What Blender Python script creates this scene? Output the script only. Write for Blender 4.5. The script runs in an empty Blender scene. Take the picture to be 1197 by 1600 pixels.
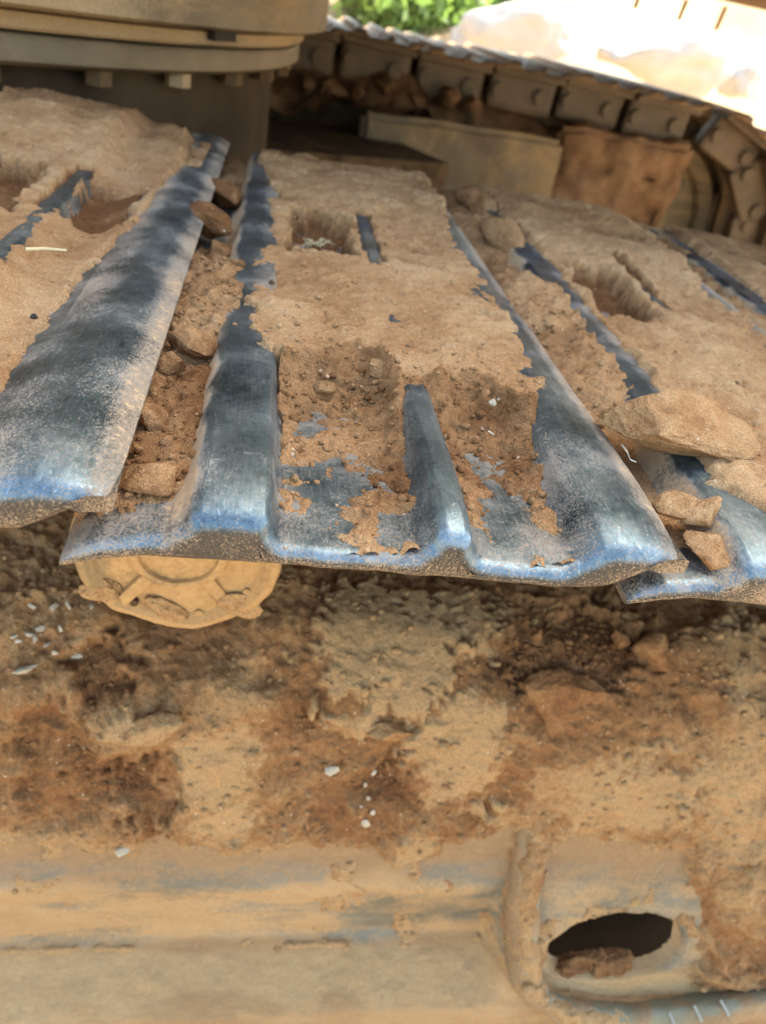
import bpy, bmesh, math, random
import numpy as np
from mathutils import Matrix, Vector

# ------------------------------------------------------------------ camera, sky, sun, exposure
S = bpy.context.scene
COL = S.collection
EYE = np.array([0.0, 0.0, 0.136])
M3 = np.array([[0.97991334, -0.0817232, -0.18190979],
               [-0.1043086, 0.56741163, -0.81680093],
               [0.16996932, 0.81936888, 0.54748979]])
FPX, PW, PH = 1202.0, 1197.0, 1600.0
cam = bpy.data.cameras.new('camera')
camo = bpy.data.objects.new('camera', cam)
COL.objects.link(camo)
mw = Matrix.Identity(4)
for i in range(3):
    for j in range(3):
        mw[i][j] = float(M3[i, j])
    mw[i][3] = float(EYE[i])
camo.matrix_world = mw
cam.sensor_fit = 'VERTICAL'
cam.sensor_height = 34.6
cam.lens = 34.6 * FPX / PH
cam.clip_start = 0.01
cam.clip_end = 400
cam.dof.use_dof = True
cam.dof.focus_distance = 0.29
cam.dof.aperture_fstop = 11.5
S.camera = camo

SUN_EL, SUN_AZ = math.radians(56), math.radians(42)      # azimuth from +Y toward +X
w = bpy.data.worlds.new('World'); S.world = w; w.use_nodes = True
nt = w.node_tree; nt.nodes.clear()
sky = nt.nodes.new('ShaderNodeTexSky'); sky.sky_type = 'NISHITA'; sky.sun_disc = False
sky.sun_elevation = SUN_EL; sky.sun_rotation = SUN_AZ
sky.air_density = 1.0; sky.dust_density = 3.0; sky.ozone_density = 1.0
bg = nt.nodes.new('ShaderNodeBackground'); bg.inputs[1].default_value = 0.15
wo = nt.nodes.new('ShaderNodeOutputWorld')
nt.links.new(sky.outputs[0], bg.inputs[0]); nt.links.new(bg.outputs[0], wo.inputs[0])
sl = bpy.data.lights.new('sun', 'SUN'); sl.energy = 3.4; sl.angle = math.radians(0.5); sl.color = (1, .95, .87)
so = bpy.data.objects.new('sun', sl); COL.objects.link(so)
sd = Vector((math.cos(SUN_EL) * math.sin(SUN_AZ), math.cos(SUN_EL) * math.cos(SUN_AZ), math.sin(SUN_EL)))
so.rotation_euler = sd.to_track_quat('Z', 'Y').to_euler()
so.location = (3, 3, 6)
S.view_settings.view_transform = 'Standard'
S.view_settings.look = 'None'
S.view_settings.exposure = 2.78
S.view_settings.gamma = 1.0
S.view_settings.use_white_balance = True          # shade white balance, as the phone chose
S.view_settings.white_balance_temperature = 7800
S.view_settings.white_balance_tint = 0
S.view_settings.use_curve_mapping = False
S.render.engine = 'CYCLES'
S.cycles.max_bounces = 6
S.cycles.diffuse_bounces = 3
S.cycles.glossy_bounces = 3
S.cycles.transmission_bounces = 0

# ------------------------------------------------------------------ helpers
rng = np.random.default_rng(7)
random.seed(7)

def ray(u, v):
    return M3 @ np.array([(u - PW / 2) / FPX, -(v - PH / 2) / FPX, -1.0])
def atZ(u, v, Z):
    r = ray(u, v); return EYE + r * ((Z - EYE[2]) / r[2])
def atY(u, v, Y):
    r = ray(u, v); return EYE + r * (Y / r[1])

def _hash(ix, iy, iz, seed):
    h = (ix.astype(np.int64) * 374761393 + iy.astype(np.int64) * 668265263 + iz.astype(np.int64) * 2147483647 + seed * 974634777) & 0xffffffff
    h = ((h ^ (h >> 13)) * 1274126177) & 0xffffffff
    h = ((h ^ (h >> 16)) * 2246822519) & 0xffffffff
    h = h ^ (h >> 15)
    return (h & 0xffffff) / float(0xffffff) * 2 - 1
def vn2(x, y, seed=0):
    xi = np.floor(x); yi = np.floor(y); fx = x - xi; fy = y - yi
    fx = fx * fx * fx * (fx * (fx * 6 - 15) + 10); fy = fy * fy * fy * (fy * (fy * 6 - 15) + 10)
    xi = xi.astype(np.int64); yi = yi.astype(np.int64); z = np.zeros_like(xi)
    a = _hash(xi, yi, z, seed); b = _hash(xi + 1, yi, z, seed); c = _hash(xi, yi + 1, z, seed); d = _hash(xi + 1, yi + 1, z, seed)
    return (a * (1 - fx) + b * fx) * (1 - fy) + (c * (1 - fx) + d * fx) * fy
def vn3(x, y, z, seed=0):
    xi = np.floor(x); yi = np.floor(y); zi = np.floor(z); fx = x - xi; fy = y - yi; fz = z - zi
    fx = fx * fx * (3 - 2 * fx); fy = fy * fy * (3 - 2 * fy); fz = fz * fz * (3 - 2 * fz)
    xi = xi.astype(np.int64); yi = yi.astype(np.int64); zi = zi.astype(np.int64)
    def g(a, b, c): return _hash(xi + a, yi + b, zi + c, seed)
    l0 = (g(0, 0, 0) * (1 - fx) + g(1, 0, 0) * fx) * (1 - fy) + (g(0, 1, 0) * (1 - fx) + g(1, 1, 0) * fx) * fy
    l1 = (g(0, 0, 1) * (1 - fx) + g(1, 0, 1) * fx) * (1 - fy) + (g(0, 1, 1) * (1 - fx) + g(1, 1, 1) * fx) * fy
    return l0 * (1 - fz) + l1 * fz
def fbm(x, y, size, octv=5, seed=0, gain=.5):
    """fractal noise; size = metres of the largest bumps"""
    s = np.zeros(np.broadcast(x, y).shape); a = 1.0; f = 1.0 / size; t = 0
    for o in range(octv):
        ca, sa = math.cos(o * 1.1 + .3), math.sin(o * 1.1 + .3)
        s = s + a * vn2((x * ca - y * sa) * f + o * 17.3, (x * sa + y * ca) * f + o * 9.1, seed + o); t += a
        a *= gain; f *= 2.03
    return s / t * 1.6
def ridged(x, y, size, octv=4, seed=0):
    s = 0; a = 1.0; f = 1.0 / size; t = 0
    for o in range(octv):
        ca, sa = math.cos(o * 1.7 + .5), math.sin(o * 1.7 + .5)
        s = s + a * (1 - 2.2 * np.abs(vn2((x * ca - y * sa) * f + o * 7.7, (x * sa + y * ca) * f, seed + o))); t += a
        a *= .5; f *= 2.1
    return s / t
def sst(e0, e1, v):
    t = np.clip((v - e0) / (e1 - e0), 0, 1); return t * t * (3 - 2 * t)
def bump_at(x, y, cx, cy, rx, ry, p=2):
    return np.exp(-(np.abs((x - cx) / rx) ** p + np.abs((y - cy) / ry) ** p))

def np_mesh(name, V, Q, smooth=True, attrs=None):
    me = bpy.data.meshes.new(name)
    V = np.ascontiguousarray(V, dtype=np.float32).reshape(-1, 3); Q = np.ascontiguousarray(Q, dtype=np.int32)
    k = Q.shape[1]
    me.vertices.add(len(V)); me.vertices.foreach_set('co', V.ravel())
    me.loops.add(Q.size); me.loops.foreach_set('vertex_index', Q.ravel())
    me.polygons.add(len(Q)); me.polygons.foreach_set('loop_start', np.arange(len(Q), dtype=np.int32) * k)
    me.polygons.foreach_set('use_smooth', np.full(len(Q), smooth))
    for n, a in (attrs or {}).items():
        at = me.attributes.new(n, 'FLOAT', 'POINT'); at.data.foreach_set('value', np.ascontiguousarray(a, dtype=np.float32).ravel())
    me.update(calc_edges=True); me.validate()
    return me
def grid_quads(n, m, keep=None):
    i, j = np.meshgrid(np.arange(n - 1), np.arange(m - 1), indexing='ij')
    a = i * m + j
    q = np.stack([a, a + m, a + m + 1, a + 1], -1)
    if keep is not None: q = q[keep[:-1, :-1] | keep[1:, 1:] | keep[1:, :-1] | keep[:-1, 1:]]
    return q.reshape(-1, 4)
def obj(name, me, mat=None, parent=None):
    o = bpy.data.objects.new(name, me); COL.objects.link(o)
    if mat is not None and not me.materials: me.materials.append(mat)
    if parent is not None: o.parent = parent
    return o
def tag(o, label=None, cat=None, group=None, kind=None):
    if label: o['label'] = label
    if cat: o['category'] = cat
    if group: o['group'] = group
    if kind: o['kind'] = kind
    return o
def thing(name, loc, label, cat, group=None):
    o = bpy.data.objects.new(name, None); COL.objects.link(o); o.location = loc; o.empty_display_size = .05
    return tag(o, label, cat, group)
def bm_obj(name, bm, mat, parent=None, smooth=False):
    me = bpy.data.meshes.new(name); bm.normal_update(); bm.to_mesh(me); bm.free()
    if smooth:
        me.polygons.foreach_set('use_smooth', [True] * len(me.polygons)); me.set_sharp_from_angle(angle=math.radians(38))
    return obj(name, me, mat, parent)
def box(bm, c, s, rot=None, bev=0):
    r = bmesh.ops.create_cube(bm, size=1)
    vs = r['verts']
    bmesh.ops.scale(bm, vec=s, verts=vs)
    if bev:
        es = list({e for v in vs for e in v.link_edges})
        g = bmesh.ops.bevel(bm, geom=es, offset=bev, segments=2, affect='EDGES', profile=.6)
        vs = list({v for f in g['faces'] for v in f.verts} | {v for v in vs if v.is_valid})
    m = Matrix.Translation(c)
    if rot is not None: m = m @ rot
    bmesh.ops.transform(bm, matrix=m, verts=vs)
def lathe(bm, prof, n=48, axis='Z', c=(0, 0, 0), a0=0, a1=2 * math.pi, wob=0):
    full = abs(a1 - a0 - 2 * math.pi) < 1e-4
    cnt = n if full else n + 1
    rings = []
    for k in range(cnt):
        a = a0 + (a1 - a0) * k / n; ring = []
        for (r, h) in prof:
            if axis == 'Z': p = (c[0] + r * math.cos(a), c[1] + r * math.sin(a), c[2] + h)
            else: p = (c[0] + r * math.cos(a), c[1] + h, c[2] + r * math.sin(a))
            ring.append(bm.verts.new(p))
        rings.append(ring)
    for k in range(n):
        A = rings[k]; B = rings[(k + 1) % cnt]
        for i in range(len(prof) - 1):
            try: bm.faces.new((A[i], B[i], B[i + 1], A[i + 1]))
            except ValueError: pass
    return rings

# ------------------------------------------------------------------ materials
class NT:
    def __init__(s, name):
        s.m = bpy.data.materials.new(name); s.m.use_nodes = True; s.t = s.m.node_tree; s.t.nodes.clear()
        s.o = s.n('ShaderNodeOutputMaterial'); s.b = s.n('ShaderNodeBsdfPrincipled'); s.l(s.b.outputs[0], s.o.inputs[0])
        s.tc = s.n('ShaderNodeNewGeometry').outputs['Position']
    def n(s, k, **kw):
        n = s.t.nodes.new(k)
        for a, v in kw.items(): setattr(n, a, v)
        return n
    def l(s, a, b): s.t.links.new(a, b)
    def val(s, sock, v):
        if hasattr(v, 'links') or isinstance(v, bpy.types.NodeSocket): s.l(v, sock)
        else: sock.default_value = v
    def map(s, sc, src=None):
        m = s.n('ShaderNodeMapping'); m.inputs['Scale'].default_value = sc; s.l(src or s.tc, m.inputs[0]); return m.outputs[0]
    def noise(s, scale, det=6, rough=.6, vec=None, dist=0):
        n = s.n('ShaderNodeTexNoise'); n.inputs['Scale'].default_value = scale; n.inputs['Detail'].default_value = det
        n.inputs['Roughness'].default_value = rough; n.inputs['Distortion'].default_value = dist
        s.l(vec or s.tc, n.inputs['Vector']); return n.outputs['Fac']
    def ramp(s, fac, a, b, ca=(0, 0, 0, 1), cb=(1, 1, 1, 1)):
        r = s.n('ShaderNodeMapRange'); r.inputs[1].default_value = a; r.inputs[2].default_value = b
        r.inputs[3].default_value = 0; r.inputs[4].default_value = 1; s.val(r.inputs[0], fac); return r.outputs[0]
    def mix(s, fac, a, b):
        m = s.n('ShaderNodeMix', data_type='RGBA'); s.val(m.inputs[0], fac)
        for sock, v in ((m.inputs[6], a), (m.inputs[7], b)):
            if isinstance(v, tuple): sock.default_value = (*v, 1) if len(v) == 3 else v
            else: s.l(v, sock)
        return m.outputs[2]
    def noise3(s, scale):
        n = s.n('ShaderNodeTexNoise'); n.inputs['Scale'].default_value = scale; n.inputs['Detail'].default_value = 1; s.l(s.tc, n.inputs['Vector']); return n.outputs['Color']
    def math_vec(s, a, b, k=.03):
        v = s.n('ShaderNodeVectorMath', operation='SCALE'); s.l(b, v.inputs[0]); v.inputs[3].default_value = k
        w = s.n('ShaderNodeVectorMath', operation='ADD'); s.l(a, w.inputs[0]); s.l(v.outputs[0], w.inputs[1]); return w.outputs[0]
    def math(s, op, a, b=0.0, clamp=False):
        m = s.n('ShaderNodeMath', operation=op); m.use_clamp = clamp; s.val(m.inputs[0], a); s.val(m.inputs[1], b); return m.outputs[0]
    def attr(s, name):
        a = s.n('ShaderNodeAttribute'); a.attribute_name = name; return a.outputs['Fac']
    def bump(s, h, dist=.001, st=1.0, prev=None):
        b = s.n('ShaderNodeBump'); b.inputs['Distance'].default_value = dist; b.inputs['Strength'].default_value = st
        s.l(h, b.inputs['Height'])
        if prev: s.l(prev, b.inputs['Normal'])
        return b.outputs[0]
    def set(s, **kw):
        for k, v in kw.items():
            sock = s.b.inputs[k.replace('_', ' ')]
            if isinstance(v, tuple) and len(v) == 3: v = (*v, 1)
            s.val(sock, v)
        return s.m

def soil_mat(name, dark, mid, pale, grain=1.0):
    """dry earth: 'tone' attribute (0 dark red, .5 mid, 1 pale crust) picks the kind of earth and carries some painted light and shade, noise breaks it up"""
    N = NT(name)
    t = N.attr('tone')
    n1 = N.noise(38, 5, .62); n2 = N.noise(240, 4, .6); n3 = N.noise(1300, 2, .6)
    k = N.math('ADD', t, N.math('MULTIPLY', N.math('SUBTRACT', n1, .5), .7))
    k = N.math('ADD', k, N.math('MULTIPLY', N.math('SUBTRACT', n2, .5), 0.45 if grain < 1.6 else .75))
    c = N.mix(N.ramp(k, .1, .5), dark, mid)
    c = N.mix(N.ramp(k, .5, .9), c, pale)
    g = N.ramp(n3, .34, .68)
    hsv = N.n('ShaderNodeHueSaturation'); N.l(c, hsv.inputs['Color'])
    N.l(N.math('ADD', N.math('MULTIPLY', g, .5), .74), hsv.inputs['Value'])
    # pale grit and quartz specks
    vo = N.n('ShaderNodeTexVoronoi'); vo.inputs['Scale'].default_value = 330; N.l(N.tc, vo.inputs['Vector'])
    sep = N.n('ShaderNodeSeparateColor'); N.l(vo.outputs['Color'], sep.inputs[0])
    sp = N.math('MULTIPLY', N.math('LESS_THAN', vo.outputs['Distance'], .24), N.math('GREATER_THAN', sep.outputs[0], .972))
    c2 = N.mix(N.math('MULTIPLY', sp, .6), hsv.outputs[0], (.62, .5, .38))
    b = N.bump(N.math('ADD', n2, N.math('MULTIPLY', n3, .38)), .0032 * grain, .85)
    return N.set(Base_Color=c2, Roughness=.95, Normal=b, Specular_IOR_Level=.12)

def steel_mat():
    N = NT('worn_steel')
    d = N.attr('dust')
    big = N.noise(30, 4, .6); fine = N.noise(420, 3, .65); spk = N.noise(1500, 2, .6)
    brushed = N.noise(1.0, 3, .7, N.map((900, 90, 900)))
    brushed2 = N.noise(1.0, 2, .7, N.map((160, 1500, 300)))
    base = N.mix(N.ramp(N.math('ADD', N.math('MULTIPLY', big, .62), N.math('MULTIPLY', N.math('ADD', brushed, fine), .19)), .36, .66), (.036, .062, .086), (.22, .305, .375))
    scr = N.n('ShaderNodeTexVoronoi'); scr.feature = 'DISTANCE_TO_EDGE'; scr.inputs['Scale'].default_value = 1.0
    N.l(N.map((150, 26, 60), N.math_vec(N.tc, N.noise3(12))), scr.inputs['Vector'])
    line = N.math('MULTIPLY', N.math('LESS_THAN', scr.outputs['Distance'], .012), N.ramp(fine, .50, .62))
    base = N.mix(N.math('MULTIPLY', line, .5), base, (.42, .45, .47))
    raw = N.attr('raw')
    base = N.mix(raw, base, N.mix(fine, (.030, .026, .022), (.085, .068, .050)))
    # dust: film + caked spots where the attribute lets it sit
    th = N.math('SUBTRACT', 1.0, d)
    m = N.math('ADD', N.math('MULTIPLY', big, .45), N.math('MULTIPLY', fine, .55))
    cake = N.ramp(N.math('SUBTRACT', m, N.math('MULTIPLY', th, .95)), -.03, .03)
    film = N.math('MULTIPLY', N.ramp(N.math('SUBTRACT', N.math('ADD', N.math('MULTIPLY', spk, .6), N.math('MULTIPLY', big, .4)), N.math('MULTIPLY', th, .62)), .03, .15), .72)
    dust = N.math('MAXIMUM', cake, film)
    dc = N.mix(fine, (.25, .165, .10), (.46, .32, .20))
    col = N.mix(dust, base, dc)
    met = N.math('MULTIPLY', N.math('MULTIPLY', N.math('SUBTRACT', 1.0, dust), .92), N.math('SUBTRACT', 1.0, N.math('MULTIPLY', raw, .85)))
    ro = N.math('ADD', N.math('MULTIPLY', brushed2, .22), .30)
    ro = N.math('ADD', ro, N.math('MULTIPLY', N.math('MAXIMUM', dust, raw), .55), True)
    b = N.bump(N.math('ADD', N.math('ADD', N.math('MULTIPLY', brushed, .10), N.math('MULTIPLY', big, .14)), N.math('MULTIPLY', spk, .10)), .0028, .35)
    return N.set(Base_Color=col, Metallic=met, Roughness=ro, Normal=b)

def paint_mat(name, paint, paint2, dustc, dustc2, stretch=(14, 60, 60), bias=0.0, bare=0.0):
    """dusty, scuffed machine paint; 'dust' attribute says how much earth lies on it"""
    N = NT(name)
    d = N.attr('dust')
    a = N.noise(1.0, 5, .66, N.map(stretch), .6); fine = N.noise(300, 4, .65); big = N.noise(11, 4, .6); spk = N.noise(1300, 2, .6)
    p = N.mix(N.ramp(big, .35, .65), paint, paint2)
    k = N.math('ADD', N.math('ADD', N.math('MULTIPLY', a, .7), N.math('MULTIPLY', fine, .3)), N.math('ADD', d, bias - .5))
    dust = N.ramp(k, .38, .60)
    dc = N.mix(N.ramp(N.math('ADD', N.math('MULTIPLY', fine, .5), N.math('MULTIPLY', big, .5)), .35, .65), dustc, dustc2)
    col = N.mix(dust, p, dc)
    if name == 'dusty_frame_paint':                       # brown mud smeared along the edges
        st = N.ramp(N.math('ADD', N.attr('stain'), N.math('MULTIPLY', N.math('SUBTRACT', N.math('ADD', a, fine), 1.0), 1.1)), .35, .75)
        col = N.mix(N.math('MULTIPLY', st, .8), col, N.mix(fine, (.16, .085, .04), (.31, .185, .09)))
    b = N.bump(N.math('ADD', fine, N.math('MULTIPLY', spk, .2)), .002, .6)
    ro = N.math('ADD', N.math('MULTIPLY', dust, .42), .48 if name != 'dark_grimy_shaded_paint' else .8, True)
    return N.set(Base_Color=col, Roughness=ro, Normal=b, Specular_IOR_Level=.4 if name != 'dark_grimy_shaded_paint' else .1)

M = {}
M['soil'] = soil_mat('dry_soil', (.15, .066, .028), (.34, .187, .093), (.46, .298, .170))
M['wall_soil'] = soil_mat('caked_orange_soil', (.145, .062, .028), (.285, .142, .063), (.43, .268, .135), 1.7)
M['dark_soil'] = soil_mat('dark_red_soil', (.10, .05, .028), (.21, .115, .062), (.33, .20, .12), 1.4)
M['steel'] = steel_mat()
M['frame'] = paint_mat('dusty_frame_paint', (.115, .100, .070), (.17, .15, .115), (.29, .175, .082), (.37, .245, .13))
M['rib'] = paint_mat('soiled_rib_paint', (.15, .14, .095), (.19, .175, .125), (.19, .115, .06), (.29, .19, .105), (40, 40, 40))
M['cap'] = paint_mat('dusty_roller_paint', (.15, .10, .05), (.20, .14, .07), (.27, .15, .062), (.42, .265, .125), (40, 40, 40), .22)
M['ring'] = paint_mat('dusty_ring_paint', (.085, .060, .036), (.15, .112, .068), (.25, .165, .086), (.34, .24, .14), (7, 7, 40), .0)
M['plate'] = paint_mat('dusty_leg_plate', (.09, .062, .038), (.15, .108, .064), (.24, .152, .078), (.32, .215, .115), (16, 16, 16), .0)
M['dark'] = paint_mat('dark_grimy_shaded_paint', (.026, .018, .012), (.05, .034, .022), (.085, .053, .030), (.13, .082, .046), (20, 20, 20), .0)  # grime, with shade from the house overhead put into the albedo
M['house'] = paint_mat('yellow_house_paint', (.42, .28, .06), (.46, .32, .09), (.38, .27, .15), (.44, .33, .2), (6, 6, 6), -.1)
M['link'] = paint_mat('dusty_link_steel', (.07, .048, .030), (.13, .085, .052), (.30, .175, .09), (.40, .255, .14), (12, 12, 12), .15)
M['ground'] = soil_mat('quarry_ground', (.20, .12, .066), (.38, .26, .16), (.50, .37, .25), 2.0)
def flat(name, c, r=.8, n=200):
    N = NT(name); f = N.noise(n, 4, .6)
    return N.set(Base_Color=N.mix(f, tuple(x * .75 for x in c), tuple(min(1, x * 1.2) for x in c)), Roughness=r, Normal=N.bump(f, .0006, .5))
M['straw'] = flat('dry_straw', (.50, .40, .23), .7)
M['fibre'] = flat('pale_root_fibre', (.62, .55, .45), .8)
M['chip'] = flat('white_quartz', (.37, .32, .25), .6, 150)
M['void'] = flat('dark_inner_steel', (.02, .016, .013), .9)
M['leaf'] = flat('leaf_green', (.16, .26, .08), .7, 30)
_t = M['leaf'].node_tree; _b = [n for n in _t.nodes if n.type == 'BSDF_PRINCIPLED'][0]; _o = [n for n in _t.nodes if n.type == 'OUTPUT_MATERIAL'][0]
_tr = _t.nodes.new('ShaderNodeBsdfTranslucent'); _tr.inputs[0].default_value = (.22, .36, .08, 1); _mx = _t.nodes.new('ShaderNodeMixShader'); _mx.inputs[0].default_value = .5
_t.links.new(_b.outputs[0], _mx.inputs[1]); _t.links.new(_tr.outputs[0], _mx.inputs[2]); _t.links.new(_mx.outputs[0], _o.inputs[0])
M['stem'] = flat('stem_brown', (.10, .07, .04), .9, 60)
M['scuff'] = flat('bare_scuffed_steel', (.25, .25, .22), .5)

# ------------------------------------------------------------------ the track shoe (triple grouser, 190 mm pitch, 600 mm wide)
TOP = np.array([(-.0540, -.0245), (-.0500, -.0205), (-.0420, -.0165), (-.030, -.0148), (-.0225, -.0138), (-.0185, -.0085), (-.0155, -.0025), (-.0120, -.0003), (.0000, .0006), (.0080, .0000), (.0102, -.0030),
                (.0118, -.0120), (.0148, -.0144), (.0200, -.0148), (.0545, -.0148), (.0590, -.0138), (.0618, -.0085), (.0645, -.0015), (.0675, .0002), (.0735, .0002), (.0768, -.0020),
                (.0788, -.0120), (.0815, -.0143), (.0855, -.0148), (.1090, -.0148), (.1138, -.0138), (.1170, -.0100), (.1198, -.0045), (.1240, -.0012), (.1300, .0003), (.1380, -.0001), (.1460, -.0016), (.1530, -.0040), (.1545, -.0055)])
BOT = np.array([(-.0540, -.0275), (-.0500, -.0275), (-.0400, -.0242), (-.0300, -.0225), (.0000, -.0222), (.1180, -.0230), (.1270, -.0220), (.1400, -.0150), (.1525, -.0085), (.1545, -.0068)])
LEN = .604
Y_NEAR = .197
CUTS = (-.0540, -.0235, .0175, .0550, .0850, 0.1095, .1545)      # plate | grouser | plate | grouser | plate | grouser

def smooth1(a, k):
    if k < 1: return a
    ker = np.exp(-np.linspace(-2, 2, 2 * k + 1) ** 2); ker /= ker.sum()
    return np.convolve(np.pad(a, k, mode='edge'), ker, 'valid')
TOPS = [TOP]
def shoe_profile(step):
    TOP = TOPS[0]
    n = int(round((CUTS[-1] - CUTS[0]) / .0005)) + 1
    x = np.linspace(CUTS[0], CUTS[-1], n)
    zt = smooth1(np.interp(x, *TOP.T), 3); zb = smooth1(np.interp(x, *BOT.T), 6)
    zb = np.minimum(zb, zt - .001)
    return x[::step], zt[::step], zb[::step]
PX, PZT, PZB = shoe_profile(1)
def shoe_top(x): return np.interp(x, PX, PZT)

def shoe_piece(x0, x1, step, nring, detail=True):
    """a slice of the shoe between two cuts, ends rounded"""
    x, zt, zb = shoe_profile(step)
    gt = np.gradient(zt, x); gb = np.gradient(zb, x)
    i0 = int(np.argmin(abs(x - x0))); i1 = int(np.argmin(abs(x - x1)))
    sl = slice(i0, i1 + 1)
    nx = (-gt / np.sqrt(1 + gt ** 2))[sl]; nz = (1 / np.sqrt(1 + gt ** 2))[sl]
    X = x[sl]; T = zt[sl]; B = zb[sl]; k = len(X)
    tipw = sst(0, .006, np.minimum(X - CUTS[0], CUTS[-1] - X)); nx = nx * tipw
    thick = np.clip((T - B) / .009, .12, 1)                       # thin edges get a smaller round

    R = .0056





    pairs = sorted([(R * (1 - math.cos(b)), R * (1 - math.sin(b))) for b in ([0, .3, .6, .9, 1.2, math.pi / 2] if detail else [0, .8, math.pi / 2])])
    body = list(np.linspace(R, LEN - R, nring))[1:-1]
    ring = pairs + [(y, 0) for y in body] + [(LEN - p[0], p[1]) for p in reversed(pairs)]
    tv, bv, dt, db = [], [], [], []
    for y, d in ring:
        wob = (fbm(X, np.full_like(X, y), .03, 3, 5) * .0005 + fbm(X * .2, np.full_like(X, y), .12, 2, 9) * .0003) if detail else 0
        wy = fbm(X, np.zeros_like(X), .02, 3, 21) * .0011 if detail else np.zeros_like(X)       # ragged flame-cut end
        e = .0052 * np.exp(-((y) / .015)) + .0022 * np.exp(-((LEN - y) / .010))  # tops worn down towards the ends
        e = e * sst(-.013, -.004, T)
        tv.append(np.stack([X - nx * d * thick, y + wy * math.exp(-y / .02), T - nz * d * thick + wob - e], -1))
        bv.append(np.stack([X, y + wy * math.exp(-y / .02), B + d * .8 * thick], -1))
        endf = math.exp(-max(0, y) / .004)
        vp = bump_at(X, y, .034, .034, .013, .024) + bump_at(X, y, .094, .034, .010, .022)
        dd = .255 - .04 * endf + (.05 - .17 * np.clip(vp, 0, 1)) * (T < -.0125) * (X > .0) + .03 * (1 - sst(-.013, -.004, T)) * (X > -.02) + .09 * fbm(X, np.full_like(X, y), .028, 4, 77) - .10 * sst(-.004, 0, T) * (1 - endf) + .34 * (1 - sst(-.0165, -.0125, X + .003 * fbm(X, np.full_like(X, y), .02, 3, 78))) * sst(-.026, -.021, X) * (.35 + .65 * sst(.0, .05, y)) + .14 * sst(.142, .150, X) + .16 * sst(.11, .15, y) * (sst(-.006, .004, X) * (X < .012) + (X > .112) * (1 - sst(.124, .134, X)))
        dt.append(dd); db.append(np.full(k, .30))
    nr = len(ring)
    V = np.concatenate([np.array(tv).reshape(-1, 3), np.array(bv).reshape(-1, 3)]); D = np.concatenate([np.array(dt).ravel(), np.array(db).ravel()])
    RW = np.concatenate([np.repeat([1.0 if (p[0] < .0009 or p[0] > LEN - .0009) else 0.0 for p in ring], k), np.ones(nr * k)])
    q = grid_quads(nr, k); off = nr * k
    Q = [q[:, ::-1], q + off]
    for r, flip in ((0, False), (nr - 1, True)):
        j = np.arange(k - 1); a = r * k + j
        f = np.stack([a, a + 1, a + 1 + off, a + off], -1); f = f if not flip else f[:, ::-1]
        Q.append(f[:, ::-1])
    for c, on, flip in ((0, i0 == 0, False), (k - 1, i1 == len(x) - 1, True)):
        if on:
            j = np.arange(nr - 1); a = j * k + c
            f = np.stack([a, a + k, a + k + off, a + off], -1); Q.append(f if flip else f[:, ::-1])
    return V, np.concatenate(Q), np.stack([D, RW], -1)

def merge(parts):
    Vs, Qs, Ds, o = [], [], [], 0
    for V, Q, D in parts:
        Vs.append(V); Qs.append(Q + o); Ds.append(D); o += len(V)
    return np.concatenate(Vs), np.concatenate(Qs), np.concatenate(Ds)
def link_mesh():
    bm = bmesh.new()
    for sx in (-1, 1):
        box(bm, (.045 + sx * .05, 0, -.064), (.105, .034 + sx * .004, .066), bev=.012)
    r = bmesh.ops.create_cone(bm, cap_ends=True, segments=16, radius1=.027, radius2=.027, depth=.07, matrix=Matrix.Translation((.140, 0, -.068)) @ Matrix.Rotation(math.pi / 2, 4, 'X'))
    bmesh.ops.create_cone(bm, cap_ends=True, segments=6, radius1=.016, radius2=.015, depth=.016, matrix=Matrix.Translation((.045, .0, -.102)))
    me = bpy.data.meshes.new('link'); bm.normal_update(); bm.to_mesh(me); bm.free(); return me
def shoe_meshes(step, nring, detail):
    ms = {}
    c = CUTS
    V, Q, D = merge([shoe_piece(c[0], c[1], step, nring, detail), shoe_piece(c[2], c[3], step, nring, detail), shoe_piece(c[4], c[5], step, nring, detail)])
    out = [('plate', np_mesh('plate', V, Q, True, {'dust': D[:, 0], 'raw': D[:, 1]}))]
    for a, b in ((c[1], c[2]), (c[3], c[4]), (c[5], c[6])):
        V, Q, D = shoe_piece(a, b, step, nring, detail)
        out.append(('grouser', np_mesh('grouser', V, Q, True, {'dust': D[:, 0], 'raw': D[:, 1]})))
    for n, me in out:
        me.materials.append(M['steel'])
        me.set_sharp_from_angle(angle=math.radians(60))
    return out
HI = shoe_meshes(1, 70, True)
TOPW = TOP.copy()                      # the left shoe is worn to a broad sloping face beside its last grouser
m_ = TOPW[:, 0] > .0890
TOPW = np.concatenate([TOP[TOP[:, 0] < .0880], np.array([(.0900, -.0146), (.0960, -.0128), (.1060, -.0085), (.1160, -.0042), (.1240, -.0016), (.1320, -.0002), (.1400, -.0006), (.1470, -.0022), (.1530, -.0044), (.1545, -.0058)])])
TOPS[0] = TOPW; HI0 = shoe_meshes(1, 70, True); PXW, PZTW, _ = shoe_profile(1); TOPS[0] = TOP
LO = shoe_meshes(6, 4, False)
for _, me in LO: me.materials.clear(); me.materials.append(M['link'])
def far_link_mesh():
    bm = bmesh.new()
    box(bm, (.050, 0, -.070), (.176, .05, .10), bev=.016)
    box(bm, (.050, -.02, -.028), (.184, .10, .018), bev=.004)
    for x_ in (-.012, .10): bmesh.ops.create_cone(bm, cap_ends=True, segments=14, radius1=.020, radius2=.018, depth=.075, matrix=Matrix.Translation((x_, 0, -.075)) @ Matrix.Rotation(math.pi / 2, 4, 'X'))
    me = bpy.data.meshes.new('link'); bm.normal_update(); bm.to_mesh(me); bm.free(); me.materials.append(M['link']); return me
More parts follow.
